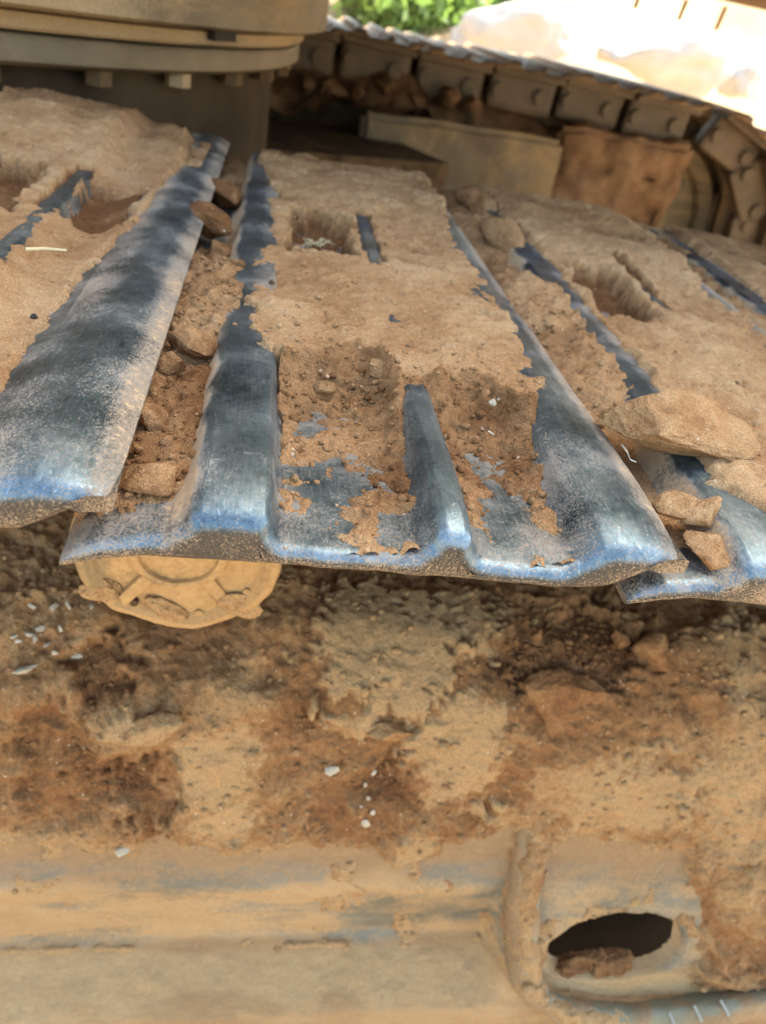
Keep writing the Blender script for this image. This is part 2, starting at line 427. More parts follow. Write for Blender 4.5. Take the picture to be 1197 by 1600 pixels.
LINKF = far_link_mesh()
LINK = link_mesh(); LINK.materials.append(M['link'])

def make_shoe(meshes, loc, tilt, label, group, yaw=0):
    t = thing('track_shoe', loc, label, 'track shoe', group)
    t.rotation_euler = (0, tilt, yaw)
    for n, me in meshes: obj(n, me, None, t)
    for y in ((LEN / 2 - .085, LEN / 2 + .085) if meshes is not LO else (LEN / 2 - .20, LEN / 2 + .12)):
        l = obj('link', LINK if meshes is not LO else LINKF, None, t); l.location = (0, y, 0)
    return t

# near track: five shoes lying on the upper run
SHOES = [(-.192, .007, 0.0, 0.0), (0, 0, 0, 0), (.194, -.0035, math.radians(1.5), -.028), (.388, -.011, math.radians(3.0), -.024), (.580, -.024, math.radians(5.0), -.02)]
LBL = ['steel track shoe cut off by the left edge, with a broad bare blue grouser',
       'central steel track shoe with three polished grousers and its near end free of soil',
       'steel track shoe right of the central one, under the largest rock',
       'soil covered track shoe second to the right of the central one',
       'rightmost near steel track shoe, only a corner of it in view']
for (x, z, t, yw), lb in zip(SHOES, LBL):
    make_shoe(HI0 if x < -.1 else HI, (x, Y_NEAR, z), t, lb, 'near track shoes', yw)

# ------------------------------------------------------------------ earth packed on the shoes
CRUMBS = []          # (pos, size, tone) collected for the loose grains
def soil_on_shoe(k, label, x0, x1, res, xs, xr, yb, holes, gap, heap, seed, front_slope=.017, film=.0009, dens=0):
    sx, sz, tl, yw = SHOES[k]
    x = np.arange(x0, x1 + res / 2, res); y = np.arange(.003, LEN - .004, res * 1.15)
    X, Y = np.meshgrid(x, y, indexing='ij')
    zs = np.interp(X, PXW, PZTW) if k == 0 else shoe_top(X)
    n1 = fbm(X, Y, .055, 6, seed); n2 = fbm(X, Y, .016, 5, seed + 20); n3 = fbm(X, Y, .005, 4, seed + 40); rg = ridged(X, Y, .02, 4, seed + 60)
    H = .0022 + n1 * .0030 + n2 * .0011 + n3 * .0007 + heap(X, Y)
    ck = vn2(X / .045 + n2 * .22, Y / .06 + n1 * .3, seed + 33); H = H - .0016 * np.exp(-(ck / .022) ** 2) * sst(-.1, .5, fbm(X, Y, .08, 2, seed + 35))
    pit = np.clip(fbm(X, Y, .009, 3, seed + 37) - .55, 0, 1); H = H - pit * .004
    XS = np.interp(Y, *zip(*xs)); XR = np.interp(Y, *zip(*xr)); YB = np.interp(X, *zip(*yb)) + n2 * .010 + n1 * .008
    jag = n2 * .0024 + n3 * .0018
    cl = sst(-.0022, .0040, X - XS + jag); cr = sst(-.0022, .0045, XR - X + jag)
    front = sst(-.004, .005, Y - YB)
    if k == 0:
        w_ = sst(.068, .104, X); H = H * (1 - w_) + np.minimum(H, zs + .0032 + n2 * .001 + heap(X, Y)) * w_
    top = H - (1 - cl) * .0075 - (1 - cr) * .0085
    # broken face and crumbled slope in front of the crust, thin film further out
    d = np.clip(YB - Y, 0, 1)
    slope = -.0148 + .0105 * np.exp(-d / front_slope) + n2 * .0016 + n3 * .0012 + rg * .0008 + film + .0026 * np.exp(-((X - .0595) / .004) ** 2) + .0022 * np.exp(-((X - .1145) / .005) ** 2) + .002 * np.exp(-((X - .0855) / .005) ** 2) * np.exp(-d / .05)
    slope += fbm(X, Y, .035, 4, seed + 71) * .0020 - .0046 * bump_at(X, Y, .034, .036, .015, .026) - .0046 * bump_at(X, Y, .098, .034, .010, .024) + n3 * .0008 - .0030 * (1 - sst(.004, .030, Y + n2 * .008))
    slope += (.0105 * np.exp(-((X - .1195) / .0065) ** 2) + .0060 * np.exp(-((X - .0605) / .0045) ** 2) + .0055 * np.exp(-((X - .084) / .006) ** 2) + .004 * np.exp(-((X - .014) / .005) ** 2)) * np.exp(-d / .028) + .0018 * np.exp(-d / .05) * (1 + n2)
    inval = (X > .0118) & (X < .1240)
    slope = np.where(inval, slope, -.03)
    main = front * top + (1 - front) * slope
    holed = np.zeros_like(X)
    for (hx, hy, rx, ry, dep) in holes:
        q = np.maximum(np.abs((X - hx) / rx), np.abs((Y - hy) / ry)) + n2 * .12 + n3 * .08
        m = 1 - sst(.86, 1.12, q); holed = np.maximum(holed, m)
        main -= m * dep * (1 + .25 * n2)
    if k == 0: main = np.where((holed > .3) & (X < .112) & ((X < .062) | (X > .079)), np.maximum(main, zs + .0012 + .001 * n2), main)
    main = np.where(X < XS - .006, -.05, main)
    # earth lying on the lip, between this shoe and the one to its left
    t = np.interp(Y, *zip(*gap))
    lip = shoe_top(np.minimum(X, -.024)) + t + (n1 * .004 + rg * .003 + n2 * .0022 + n3 * .0012) * np.clip(t / .006, .12, 1.2)
    lip = np.where(X < -.0085, lip, -.05) - .004 * (1 - sst(.004, .032, Y + n2 * .010 + n1 * .006))
    Z = np.maximum(main, lip)
    keep = Z > zs - .0025
    tone = .60 + .16 * n1 + .05 * n2 - .30 * (1 - front) * sst(.0, .05, Y) - .55 * holed - .16 * sst(.30, .55, Y) - .16 * (lip > main)  # holes are toned dark so their shallow floors read as deep shade
    # noise also shifts sideways so faces of clods are not pure height field
    XX = X + fbm(X, Y, .012, 3, seed + 81) * .0012; YY = Y + fbm(X, Y, .012, 3, seed + 91) * .0016
    gr = np.clip(np.hypot(*np.gradient(Z, res, res * 1.15)), 0, 1.5) / 1.5
    for fr, am in ((.007, .0016), (.003, .0009)):
        XX = XX + gr * am * vn3(X / fr, Y / fr, Z / fr * .9, seed + 5); YY = YY + gr * am * vn3(X / fr, Y / fr, Z / fr * .9, seed + 6)
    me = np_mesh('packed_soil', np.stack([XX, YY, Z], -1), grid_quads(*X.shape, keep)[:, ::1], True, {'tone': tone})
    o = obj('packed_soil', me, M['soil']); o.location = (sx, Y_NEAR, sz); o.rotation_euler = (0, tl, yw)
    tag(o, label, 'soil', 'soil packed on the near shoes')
    if dens:
        mw_ = Matrix.Translation((sx, Y_NEAR, sz)) @ Matrix.Rotation(yw, 4, 'Z') @ Matrix.Rotation(tl, 4, 'Y')
        wgt = np.where(keep, .05 + .9 * (1 - front) * inval * (np.exp(-d / .05) + .15) + .8 * (lip > main) * (Y > .015) + .25 * front * (Y - YB < .03), 0)
        p = (wgt / wgt.sum()).ravel(); idx = rng.choice(X.size, dens, p=p)
        for i in idx:
            v = mw_ @ Vector((X.flat[i], Y.flat[i], Z.flat[i]))
            CRUMBS.append((v, .0003 + .0011 * rng.random() ** 5 + .0004 * rng.random() + .0016 * rng.random() ** 18, float(tone.flat[i])))
    return o

soil_on_shoe(1, 'pale earth crust packed on the central track shoe, with a square hole', -.053, .150, .00085,
    xs=[(0, .0105), (.115, .0105), (.122, .002), (.16, -.005), (.24, -.0065), (.27, -.002), (.33, .002), (.42, .003), (.48, -.001), (.53, -.008), (.6, -.011)],
    xr=[(0, .120), (.098, .126), (.115, .136), (.16, .1395), (.22, .1405), (.28, .139), (.36, .137), (.41, .141), (.47, .147), (.60, .148)],
    yb=[(-.06, .118), (.012, .118), (.03, .135), (.054, .140), (.062, .112), (.078, .112), (.088, .128), (.105, .118), (.118, .106), (.16, .108)],
    holes=[(.0375, .338, .0215, .050, .0155), (.0705, .338, .0060, .062, .0065)],
    gap=[(0, .0), (.022, .0006), (.035, .003), (.07, .0045), (.11, .005), (.15, .0085), (.19, .0150), (.24, .0145), (.28, .005), (.33, -.002), (.40, -.003), (.48, .003), (.6, .005)],
    heap=lambda X, Y: .003 * sst(.38, .50, Y) - .004 * sst(.55, .6, Y) + .0015 * bump_at(X, Y, .07, .2, .05, .07), seed=100, dens=3000)
soil_on_shoe(0, 'earth packed on the left track shoe, heaped up at its far end', -.02, .142, .0011,
    xs=[(0, -.02), (.6, -.02)],
    xr=[(0, .099), (.05, .107), (.12, .105), (.20, .108), (.25, .117), (.30, .120), (.36, .123), (.42, .128), (.50, .125), (.60, .122)],
    yb=[(-.06, -.1), (.16, -.1)],
    holes=[(.095, .315, .018, .045, .016), (.0705, .325, .006, .05, .005), (.035, .315, .02, .05, .017)],
    gap=[(0, -.02), (.6, -.02)],
    heap=lambda X, Y: .017 * sst(.37, .47, Y) * (1 - .6 * sst(.10, .125, X)) - .012 * sst(.54, .6, Y) + .006 * bump_at(X, Y, .03, .44, .05, .05), seed=200, dens=500)
soil_on_shoe(2, 'earth packed on the shoe right of the central one, behind the largest rock', -.053, .150, .0013,
    xs=[(0, .012), (.02, .009), (.05, -.006), (.11, -.008), (.16, .006), (.22, .004), (.32, .004), (.42, .001), (.50, -.006), (.60, -.006)],
    xr=[(0, .138), (.2, .136), (.3, .142), (.36, .130), (.45, .146), (.60, .148)],
    yb=[(-.06, .03), (.16, .01)],
    holes=[(.036, .31, .020, .048, .0155), (.0705, .35, .006, .055, .005)],
    gap=[(0, .0006), (.02, .002), (.05, .000), (.09, .001), (.12, .007), (.20, .0145), (.28, .012), (.34, .006), (.40, .004), (.46, .009), (.6, .011)],
    heap=lambda X, Y: .009 * bump_at(X, Y, .07, .53, .06, .03, 4) + .005 * bump_at(X, Y, .10, .42, .05, .05) + .003 * sst(.35, .5, Y), seed=300, dens=900)
soil_on_shoe(3, 'earth packed on the half seen shoe at the right edge', -.053, .150, .002,
    xs=[(0, .0), (.3, .002), (.45, .004), (.55, .006), (.60, .008)],
    xr=[(0, .13), (.60, .13)],
    yb=[(-.06, .0), (.16, .0)],
    holes=[(.036, .31, .020, .06, .018), (.0705, .42, .006, .09, .006)],
    gap=[(0, .002), (.2, .008), (.6, .010)],
    heap=lambda X, Y: .004 * sst(.4, .5, Y), seed=400)
soil_on_shoe(4, 'earth packed on the rightmost near shoe', -.053, .150, .003,
    xs=[(0, .0), (.60, .004)], xr=[(0, .13), (.60, .13)], yb=[(-.06, .0), (.16, .0)], holes=[(.036, .31, .020, .06, .018)],
    gap=[(0, .002), (.2, .008), (.6, .010)], heap=lambda X, Y: .004 * sst(.4, .5, Y), seed=500)

# ------------------------------------------------------------------ clods and rocks
def clod_mesh(size, seed, sub=4, cuts=9, rough=.06, tone=.5, flatb=.45):
    r = np.random.default_rng(seed)
    bm = bmesh.new(); bmesh.ops.create_icosphere(bm, subdivisions=sub, radius=1)
    V = np.array([v.co[:] for v in bm.verts]); F = np.array([[v.index for v in f.verts] for f in bm.faces]); bm.free()
    for c in range(cuts):                                    # broken facets
        n = r.normal(size=3); n /= np.linalg.norm(n); d = .45 + .38 * r.random()
        e = V @ n - d; V = V - np.outer(np.where(e > 0, e * .96, 0), n)
    nz = sum(.58 ** o * vn3(V[:, 0] * 2.0 ** o * 2.2 + seed, V[:, 1] * 2.0 ** o * 2.2, V[:, 2] * 2.0 ** o * 2.2, seed + o) for o in range(6))
    V = V * (1 + rough * nz[:, None])
    t = tone + .18 * nz
    V = V * np.array(size)
    return np_mesh('clod', V, F, True, {'tone': t})
def clod(name, pos, size, rot, seed, label, cat='clod', mat='soil', group=None, **kw):
    me = clod_mesh(size, seed, **kw)
    if mat == 'chip': me.polygons.foreach_set('use_smooth', [False] * len(me.polygons))
    o = obj(name, me, M[mat]); o.location = Vector(pos); o.rotation_euler = [math.radians(a) for a in rot]
    return tag(o, label, cat, group)

P = lambda u, v, z: atZ(u, v, z)
# the gap between left and central shoe
clod('soil_clod', P(232, 745, -.010), (.0125, .011, .0075), (8, -6, 20), 11, 'flat topped earth clod at the near end of the gap left of the central shoe', rough=.05, tone=.45, cuts=12)
clod('soil_clod', P(281, 766, -.014), (.0048, .0046, .004), (0, 0, 30), 12, 'small round earth clod against the left grouser of the central shoe', rough=.05, tone=.5, sub=3)
clod('soil_clod', P(240, 655, -.007), (.0105, .011, .007), (-12, 22, -28), 13, 'dark slanting earth clod in the gap, wedged under the left shoe', rough=.07, tone=.3, cuts=10)
clod('soil_clod', P(255, 610, -.012), (.010, .016, .008), (0, 14, 10), 14, 'low earth clod in the gap behind the dark slanting clod', rough=.09, tone=.32)
clod('soil_clod', P(343, 402, -.013), (.011, .024, .012), (10, 0, -14), 15, 'tall reddish earth clod standing in the far half of the gap', rough=.10, tone=.25)
clod('soil_clod', P(300, 440, -.006), (.010, .022, .008), (0, 10, -14), 16, 'smooth earth clod in the gap beside the broad blue grouser', rough=.05, tone=.5)
for i, (u, v, z, s) in enumerate([(150, 790, -.016, .0030), (172, 782, -.015, .0034), (128, 800, -.018, .0026), (190, 800, -.016, .0018), (205, 795, -.015, .0022), (162, 800, -.016, .0020), (262, 690, -.008, .0030), (215, 700, -.008, .0026)]):
    clod('soil_crumb', P(u, v, z), (s * 1.2, s, s * .8), (20 * i, 10, 40 * i), 40 + i, 'crumb of brown earth on the lip of the central shoe', 'crumb', group='crumbs on the central lip', sub=2, rough=.12, tone=.35)
for i, (u, v, z, sz, rt, tn, lb) in enumerate([
    (212, 640, -.004, (.0075, .008, .006), (20, 10, 40), .25, 'dark angular clod wedged against the edge of the left shoe'),
    (262, 570, -.006, (.0095, .010, .008), (5, 0, 60), .33, 'brown clod in the middle of the gap'),
    (300, 540, -.004, (.011, .012, .008), (0, 0, 15), .42, 'pale brown clod high in the gap beside the narrow grouser'),
    (330, 350, -.002, (.013, .026, .012), (0, 20, 30), .22, 'dark red clod near the far end of the left gap'),
    (350, 300, -.004, (.013, .028, .010), (0, 0, 10), .20, 'farthest dark clod in the left gap')]):
    clod('soil_clod', P(u, v, z), sz, rt, 700 + i, lb, rough=.11, tone=tn - .12, cuts=11)
# the gap between central and right shoe
clod('rock', P(1046, 668, .005), (.050, .030, .0165), (-8, 4, -6), 21, 'largest rock, pale and flat topped, lying between the central and right shoes', 'rock', rough=.10, tone=.52, cuts=22, sub=6)
clod('soil_clod', P(1058, 790, -.005), (.0095, .0075, .0055), (0, -8, 15), 22, 'thin curled earth clod just below the largest rock', rough=.08, tone=.55)
clod('soil_clod', P(1096, 806, -.008), (.0100, .0085, .0095), (10, 0, 35), 23, 'smooth rounded earth clod between the curled and the crumbly clods', rough=.04, tone=.62, cuts=10)
clod('soil_clod', P(1112, 856, -.013), (.0135, .0110, .0095), (0, 5, 20), 24, 'crumbly earth clod on the near lip of the right shoe', rough=.13, tone=.5)
clod('soil_clod', P(785, 372, -.006), (.013, .034, .016), (6, 0, 14), 25, 'rounded earth lump in the far half of the gap right of the central shoe', rough=.05, tone=.45)
clod('soil_clod', P(745, 318, -.004), (.016, .030, .014), (0, 0, 20), 26, 'dark earth lump at the far end of the gap right of the central shoe', rough=.07, tone=.3)
for i, (u, v, z, s) in enumerate([(1070, 745, -.010, .0022), (1050, 885, -.020, .0026), (1075, 893, -.021, .0030), (1100, 900, -.022, .0028), (1135, 898, -.022, .0034), (1155, 905, -.022, .0022), (1160, 870, -.020, .0028), (1030, 900, -.022, .0018), (1120, 880, -.019, .0030)]):
    clod('soil_crumb', P(u, v, z), (s * 1.2, s, s * .8), (20 * i, 10, 40 * i), 60 + i, 'crumb of brown earth on the lip of the right shoe', 'crumb', group='crumbs on the right lip', sub=2, rough=.12, tone=.45)
clod('pebble', P(770, 628, .0015), (.0022, .0022, .0018), (0, 0, 0), 71, 'tiny pale pebble on the broken soil edge near the right grouser', 'pebble', mat='chip', sub=3)
clod('pebble', P(425, 441, .003), (.0022, .0018, .0014), (0, 0, 0), 72, 'tiny dark red pebble on the crust of the central shoe', 'pebble', mat='dark_soil', sub=2, tone=.1)
clod('pebble', P(54, 495, .009), (.0020, .0018, .0014), (0, 0, 0), 73, 'tiny dark pebble on the crust of the left shoe', 'pebble', mat='void', sub=2)
clod('soil_clod', P(508, 610, -.003), (.0070, .0050, .0055), (10, 0, 15), 27, 'reddish earth clod set in the broken soil edge of the central shoe', rough=.08, tone=.3)
clod('soil_clod', P(600, 575, -.001), (.0120, .0055, .0050), (10, 0, -4), 28, 'long earth clod along the broken soil edge left of the middle grouser', rough=.09, tone=.5)

def strand(name, pts, r, mat, label, cat, group=None):
    cu = [Vector(p) for p in pts]; bm = bmesh.new(); prev = None
    for i, p in enumerate(cu):
        d = (cu[min(i + 1, len(cu) - 1)] - cu[max(i - 1, 0)]).normalized(); a = d.orthogonal().normalized(); b = d.cross(a)
        rr = r * (1 - .5 * i / len(cu)); ring = [bm.verts.new(p + a * rr * math.cos(t) + b * rr * .6 * math.sin(t)) for t in np.linspace(0, 2 * math.pi, 7)[:-1]]
        if prev:
            for k in range(6): bm.faces.new((prev[k], prev[(k + 1) % 6], ring[(k + 1) % 6], ring[k]))
        prev = ring
    return tag(bm_obj(name, bm, M[mat], None, True), label, cat, group)
def pp(*a): return [P(*q) for q in a]
strand('straw', pp((40, 389, .0125), (70, 388, .0125), (104, 391, .0125)), .0009, 'straw', 'pale dry straw lying on the soil of the left shoe', 'straw')
strand('root_fibre', pp((753, 670, -.009), (763, 673, -.007), (772, 679, -.009)), .0004, 'fibre', 'tiny white fibre on the soil between the middle and right grousers', 'fibre')
strand('root_fibre', pp((972, 695, -.002), (980, 706, .000), (985, 718, -.003), (994, 722, -.004)), .0004, 'fibre', 'white root fibre poking out beneath the largest rock', 'fibre')
for i in range(9):
    u, v = 483 + i * 3.2, 388 + (i * 7) % 5
    strand('dry_grass', [P(u, v, -.016), P(u + random.uniform(-6, 6), v - 8, -.007), P(u + random.uniform(-14, 14), v - 16, -.004), P(u + random.uniform(-20, 22), v - 8, -.009)], .0007, 'straw', 'dry grass blade in the tuft in the square hole', 'grass', 'tuft of dry grass in the hole')

# ------------------------------------------------------------------ near track frame: side with rounded edge, face, ledge; cross-section (Y, drop below the eye)
FP = np.array([(.70, .330), (.50, .336), (.417, .345), (.372, .352), (.339, .378), (.322, .420), (.308, .470), (.3005, .488), (.2945, .497), (.2900, .510), (.2925, .530), (.2940, .552), (.2940, .574), (.2860, .5815), (.2700, .5905), (.2570, .598), (.2500, .603), (.2475, .612), (.2470, .70), (.2470, .95)])
seg = np.hypot(*np.diff(FP, axis=0).T); FS = np.concatenate([[0], np.cumsum(seg)])
sfine = np.arange(0, FS[-1], .0012)
fy = smooth1(np.interp(sfine, FS, FP[:, 0]), 5); fz = EYE[2] - smooth1(np.interp(sfine, FS, FP[:, 1]), 5)
ty, tz = np.gradient(fy), np.gradient(fz); tn = np.hypot(ty, tz); NY, NZ = tz / tn, -ty / tn      # outward (towards -Y, +Z)
def fcurve(s): return np.interp(s, sfine, fy), np.interp(s, sfine, fz), np.interp(s, sfine, NY), np.interp(s, sfine, NZ)
def frame_hit(u, v):
    """where the line of sight meets the frame side: (x along the frame, s down the cross-section)"""
    r = ray(u, v); best = None
    g = (fz - EYE[2]) * r[1] - fy * r[2]
    i = np.where(np.sign(g[:-1]) != np.sign(g[1:]))[0]
    i = i[-1] if len(i) else len(fy) - 2
    return r[0] * fy[i] / r[1], sfine[i]
if NZ[len(NZ) // 3] < 0: NY, NZ = -NY, -NZ
def fbase(X, Sg):
    """cross-section, with a flat slanting plate instead of the crease right of the guard rib"""
    by, bz, ny, nz = fcurve(Sg)
    drop = EYE[2] - bz
    t = np.clip((drop - .505) / (.612 - .505), 0, 1); yl = .2920 + t * (.2475 - .2920)
    w = sst(.205, .225, X) * ((drop > .505) & (drop < .612))
    by2 = by + w * (np.minimum(yl, by) - by)
    k = w * .55
    ny2 = ny * (1 - k) + k * -.92; nz2 = nz * (1 - k) + k * .39
    return by2, bz, ny2, nz2
S_EDGE = frame_hit(600, 1348)[1]; S_CREASE = frame_hit(300, 1478)[1]; S_LEDGE = frame_hit(300, 1565)[1]
HX, HS = frame_hit(936, 1462); HS -= .019

frame = thing('track_frame_side', (0, .3, -.9), 'tan dusty track frame side along the bottom, with an oval hole at right', 'track frame')
def child(o, par):
    o.parent = par; o.matrix_parent_inverse = Matrix.Translation(-Vector(par.location)); return o
xs_ = np.arange(-.40, .66, .0020); ss_ = np.concatenate([np.arange(0, S_EDGE - .02, .01), np.arange(S_EDGE - .02, S_LEDGE + .05, .0014), np.arange(S_LEDGE + .05, FS[-1], .02)])
X, Sg = np.meshgrid(xs_, ss_, indexing='ij')
by, bz, ny, nz = fbase(X, Sg)
n1 = fbm(X, Sg, .06, 5, 700); n2 = fbm(X, Sg, .012, 4, 720)
off = n1 * .0014 + n2 * .0008
def hole_(x, s): return 1.0 * ((np.abs(x - HX) / .060) ** 2.2 + (np.abs(s - HS + .06 * (x - HX)) / .032) ** 2 < 1)
q = (np.abs(X - HX) / .0570) ** 2.2 + (np.abs(Sg - HS + .06 * (X - HX)) / .0290) ** 2 + n2 * .03
hole = 1 - sst(.86, 1.06, q)
Yg = by + ny * off + hole * .012; Zg = bz + nz * off
dust = .47 + .30 * sst(S_CREASE - .006, S_CREASE + .012, Sg) + .18 * n1 - .36 * bump_at(X, Sg, 0, S_EDGE + .006, 99, .008) * sst(-.3, .4, fbm(X, Sg, .05, 4, 745)) + .25 * (1 - sst(S_EDGE - .004, S_EDGE + .010, Sg + n1 * .01)) + .06 - .22 * bump_at(X, Sg, .14, (S_EDGE + S_CREASE) / 2 + .006, .12, .02)
dust += .3 * hole
hk = hole < .95
stain = .75 * (1 - sst(-.006, .034, Sg - S_EDGE + n1 * .014)) + .55 * np.exp(-((Sg - S_CREASE) / .007) ** 2) + .5 * sst(S_LEDGE - .010, S_LEDGE + .004, Sg + n1 * .006) + .12 + .2 * n1
me = np_mesh('side_plate', np.stack([X, Yg, Zg], -1), grid_quads(*X.shape, hk), True, {'dust': dust, 'stain': stain})
child(obj('side_plate', me, M['frame']), frame)
# back of the hole and body of the frame
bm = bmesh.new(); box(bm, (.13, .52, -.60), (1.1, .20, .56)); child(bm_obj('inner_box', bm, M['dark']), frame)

# guard rib curving round the cut-out
def sweep(name, path, w, h, mat, par, seed, attr='dust', val=.5):
    """rounded band standing on the frame; path = (x, s, lift)"""
    pts = np.array(path, float); d = np.concatenate([[0], np.cumsum(np.hypot(*np.diff(pts[:, :2], axis=0).T))])
    t = np.linspace(0, d[-1], 150); px = smooth1(np.interp(t, d, pts[:, 0]), 9); ps = smooth1(np.interp(t, d, pts[:, 1]), 9); pl = np.interp(t, d, pts[:, 2])
    tx, ts = np.gradient(px), np.gradient(ps); tn = np.hypot(tx, ts); tx, ts = tx / tn, ts / tn
    K = 28; V = []; D = []
    for i in range(len(t)):
        for k in range(K):
            a = 2 * math.pi * k / K; ca, sa = math.cos(a), math.sin(a)
            e = .8; cx = math.copysign(abs(ca) ** e, ca) * w / 2; cz = math.copysign(abs(sa) ** e, sa) * h / 2
            x_ = px[i] - ts[i] * cx; s_ = ps[i] + tx[i] * cx
            b = fbase(np.array(x_), np.array(s_)); nn = float(fbm(np.array([t[i]]), np.array([a * .02]), .018, 4, seed)[0])
            lift = pl[i] + cz + nn * .0022
            V.append((x_ + nn * .0012, b[0] + b[2] * lift, b[1] + b[3] * lift)); D.append(val + .3 * nn + (.25 if ca > 0 else -.1))
    n = len(t); Q = []
    for i in range(n - 1):
        for k in range(K): Q.append((i * K + k, i * K + (k + 1) % K, (i + 1) * K + (k + 1) % K, (i + 1) * K + k))
    return child(obj(name, np_mesh(name, np.array(V), np.array(Q), True, {attr: np.array(D)}), M[mat]), par)
fh = frame_hit
rib = [(*fh(u, v), l) for u, v, l in ((850, 1220, -.012), (826, 1320, .000), (806, 1400, .003), (803, 1450, .004), (812, 1500, .005), (838, 1540, .005), (890, 1570, .006), (960, 1580, .006), (1050, 1574, .006), (1130, 1560, .006), (1240, 1532, .005))]
rib_o = sweep('guard_rib', rib, .024, .026, 'rib', frame, 801, val=.5)
for i, (u, v) in enumerate(((1030, 1566), (1068, 1560), (1108, 1550), (985, 1570))):
    x_, s_ = fh(u, v); b = fbase(np.array(x_), np.array(s_)); bm = bmesh.new(); box(bm, (0, 0, 0), (.0022, .012, .0012), bev=.0005)
    o = bm_obj('scuff_mark', bm, M['scuff'], rib_o, True)
    o.matrix_basis = Matrix.Translation((x_, b[0] + b[2] * .0192, b[1] + b[3] * .0192)) @ Matrix.Rotation(.5, 4, 'X') @ Matrix.Rotation(.30 + .07 * i, 4, 'Z')

# caked earth over the upper part of the frame
xs_ = np.arange(-.36, .62, .0015); ss_ = np.arange(.10, S_LEDGE + .02, .0015)
X, Sg = np.meshgrid(xs_, ss_, indexing='ij')
n0 = fbm(X, Sg, .16, 3, 900); n1 = fbm(X, Sg, .06, 6, 910, .55); n2 = fbm(X, Sg, .014, 5, 930); n3 = fbm(X, Sg, .004, 3, 950); rg = ridged(X, Sg, .05, 5, 960)
off = .008 + n1 * .0075 + n2 * .0034 + n3 * .0013 + rg * .0034
tone = .49 + .19 * n1 + .12 * n0 + .10 * n2
def patch(u, v, ru, rv, dt, lift, soft=.30, ang=0, nz=.35):
    """a cake of paler or darker earth with its own ragged edge, thickness and colour"""
    global off, tone
    cx, cs = fh(u, v); ex = abs(fh(u + ru, v)[0] - cx); es = max(abs(fh(u, v + rv)[1] - cs), 1e-3)
    c, s = math.cos(math.radians(ang)), math.sin(math.radians(ang))
    a = ((X - cx) / ex * c + (Sg - cs) / es * s); b = (-(X - cx) / ex * s + (Sg - cs) / es * c)
    q = np.sqrt(a * a + b * b) + n2 * nz * 1.25 + n1 * nz + n3 * .22
    m = 1 - sst(1 - soft, 1 + soft * .5, q)
    off = off * (1 - (.45 if dt > .3 else 0) * m) + m * (lift + (.003 if dt > .3 else 0)); tone = tone + m * dt
# (u, v, ru, rv, tone change, thickness)
patch(605, 1025, 118, 112, .75, .008); patch(735, 975, 90, 40, .35, .004); patch(715, 1165, 70, 85, .50, .004); patch(560, 1120, 60, 25, .35, .004)
patch(215, 1120, 72, 34, .45, .012, ang=-25); patch(330, 1190, 85, 95, .40, .004); patch(345, 1275, 60, 40, .35, .003); patch(250, 1235, 62, 85, -.30, -.006)
patch(165, 1045, 60, 55, -.24, -.006); patch(105, 1200, 70, 110, -.12, -.004); patch(70, 1300, 110, 50, .2, .002); patch(400, 1050, 80, 70, .1, .001)
patch(960, 1235, 140, 70, .34, .004, ang=-12); patch(1120, 1130, 90, 130, .14, .003); patch(880, 1010, 100, 70, -.2, -.006); patch(1060, 960, 120, 55, -.1, -.004)
patch(640, 1300, 140, 40, .05, .0); patch(560, 1260, 90, 80, -.12, -.002); patch(640, 1315, 36, 34, .5, .004); patch(1130, 1240, 80, 90, .1, .002); patch(20, 1100, 60, 120, .0, .0)
# lower border: ragged end of the cake above the bare rounded edge; heap at the right; line of dirt in the crease
edge = S_EDGE - .006 + n1 * .010 + n2 * .006
XR0 = fh(1048, 1400)[0]
heapr = sst(XR0 - .006, XR0 + .012, X + n1 * .008 + n2 * .005 - .028 * sst(S_EDGE + .012, S_EDGE + .07, Sg)) * (1 - sst(S_LEDGE - .012, S_LEDGE + .004, Sg + n2 * .004))
XC = fh(815, 1330)[0]
riba = np.exp(-((X - XC) / .010) ** 2) * (1 - sst(S_EDGE + .002, S_EDGE + .02, Sg))
cov = 1 - sst(-.030, .008, Sg - edge + n3 * .002)
cov = np.clip(np.maximum(np.maximum(cov, heapr), riba), 0, 1)
# signed distance to the rib (positive on the cut-out side), mud smeared over its crest and inner flank
rp_ = np.array([r[:2] for r in rib]); rd_ = np.concatenate([[0], np.cumsum(np.hypot(*np.diff(rp_, axis=0).T))]); rt_ = np.linspace(0, rd_[-1], 90)
rx_, rs_ = smooth1(np.interp(rt_, rd_, rp_[:, 0]), 5), smooth1(np.interp(rt_, rd_, rp_[:, 1]), 5)
rh_ = np.interp(rt_, rd_, [r[2] for r in rib]); gx_, gs_ = np.gradient(rx_), np.gradient(rs_); gn_ = np.hypot(gx_, gs_)
D2 = np.full(X.shape, 9.0); SGN = np.zeros(X.shape); RH = np.zeros(X.shape); RT = np.zeros(X.shape)
for i in range(len(rt_)):
    dx, ds = X - rx_[i], Sg - rs_[i]; d2 = dx * dx + ds * ds; m = d2 < D2
    D2[m] = d2[m]; SGN[m] = ((dx * gs_[i] - ds * gx_[i]) / gn_[i])[m]; RH[m] = rh_[i]; RT[m] = i / len(rt_)
dsg = np.sqrt(D2) * np.sign(SGN)
ribz = (RH + .0130) * np.sqrt(np.clip(1 - (dsg / .0125) ** 2, 0, 1))
coat = sst(-.013, -.005, dsg + n2 * .005) * (1 - sst(.012, .018, dsg + n2 * .004)) * (1 - sst(.62, .80, RT + .08 * n1))
crease = (X < .19) * np.exp(-((Sg - S_CREASE - .001) / .0040) ** 2) * sst(-.35, .35, fbm(X, Sg * 0, .06, 3, 990) + .1)
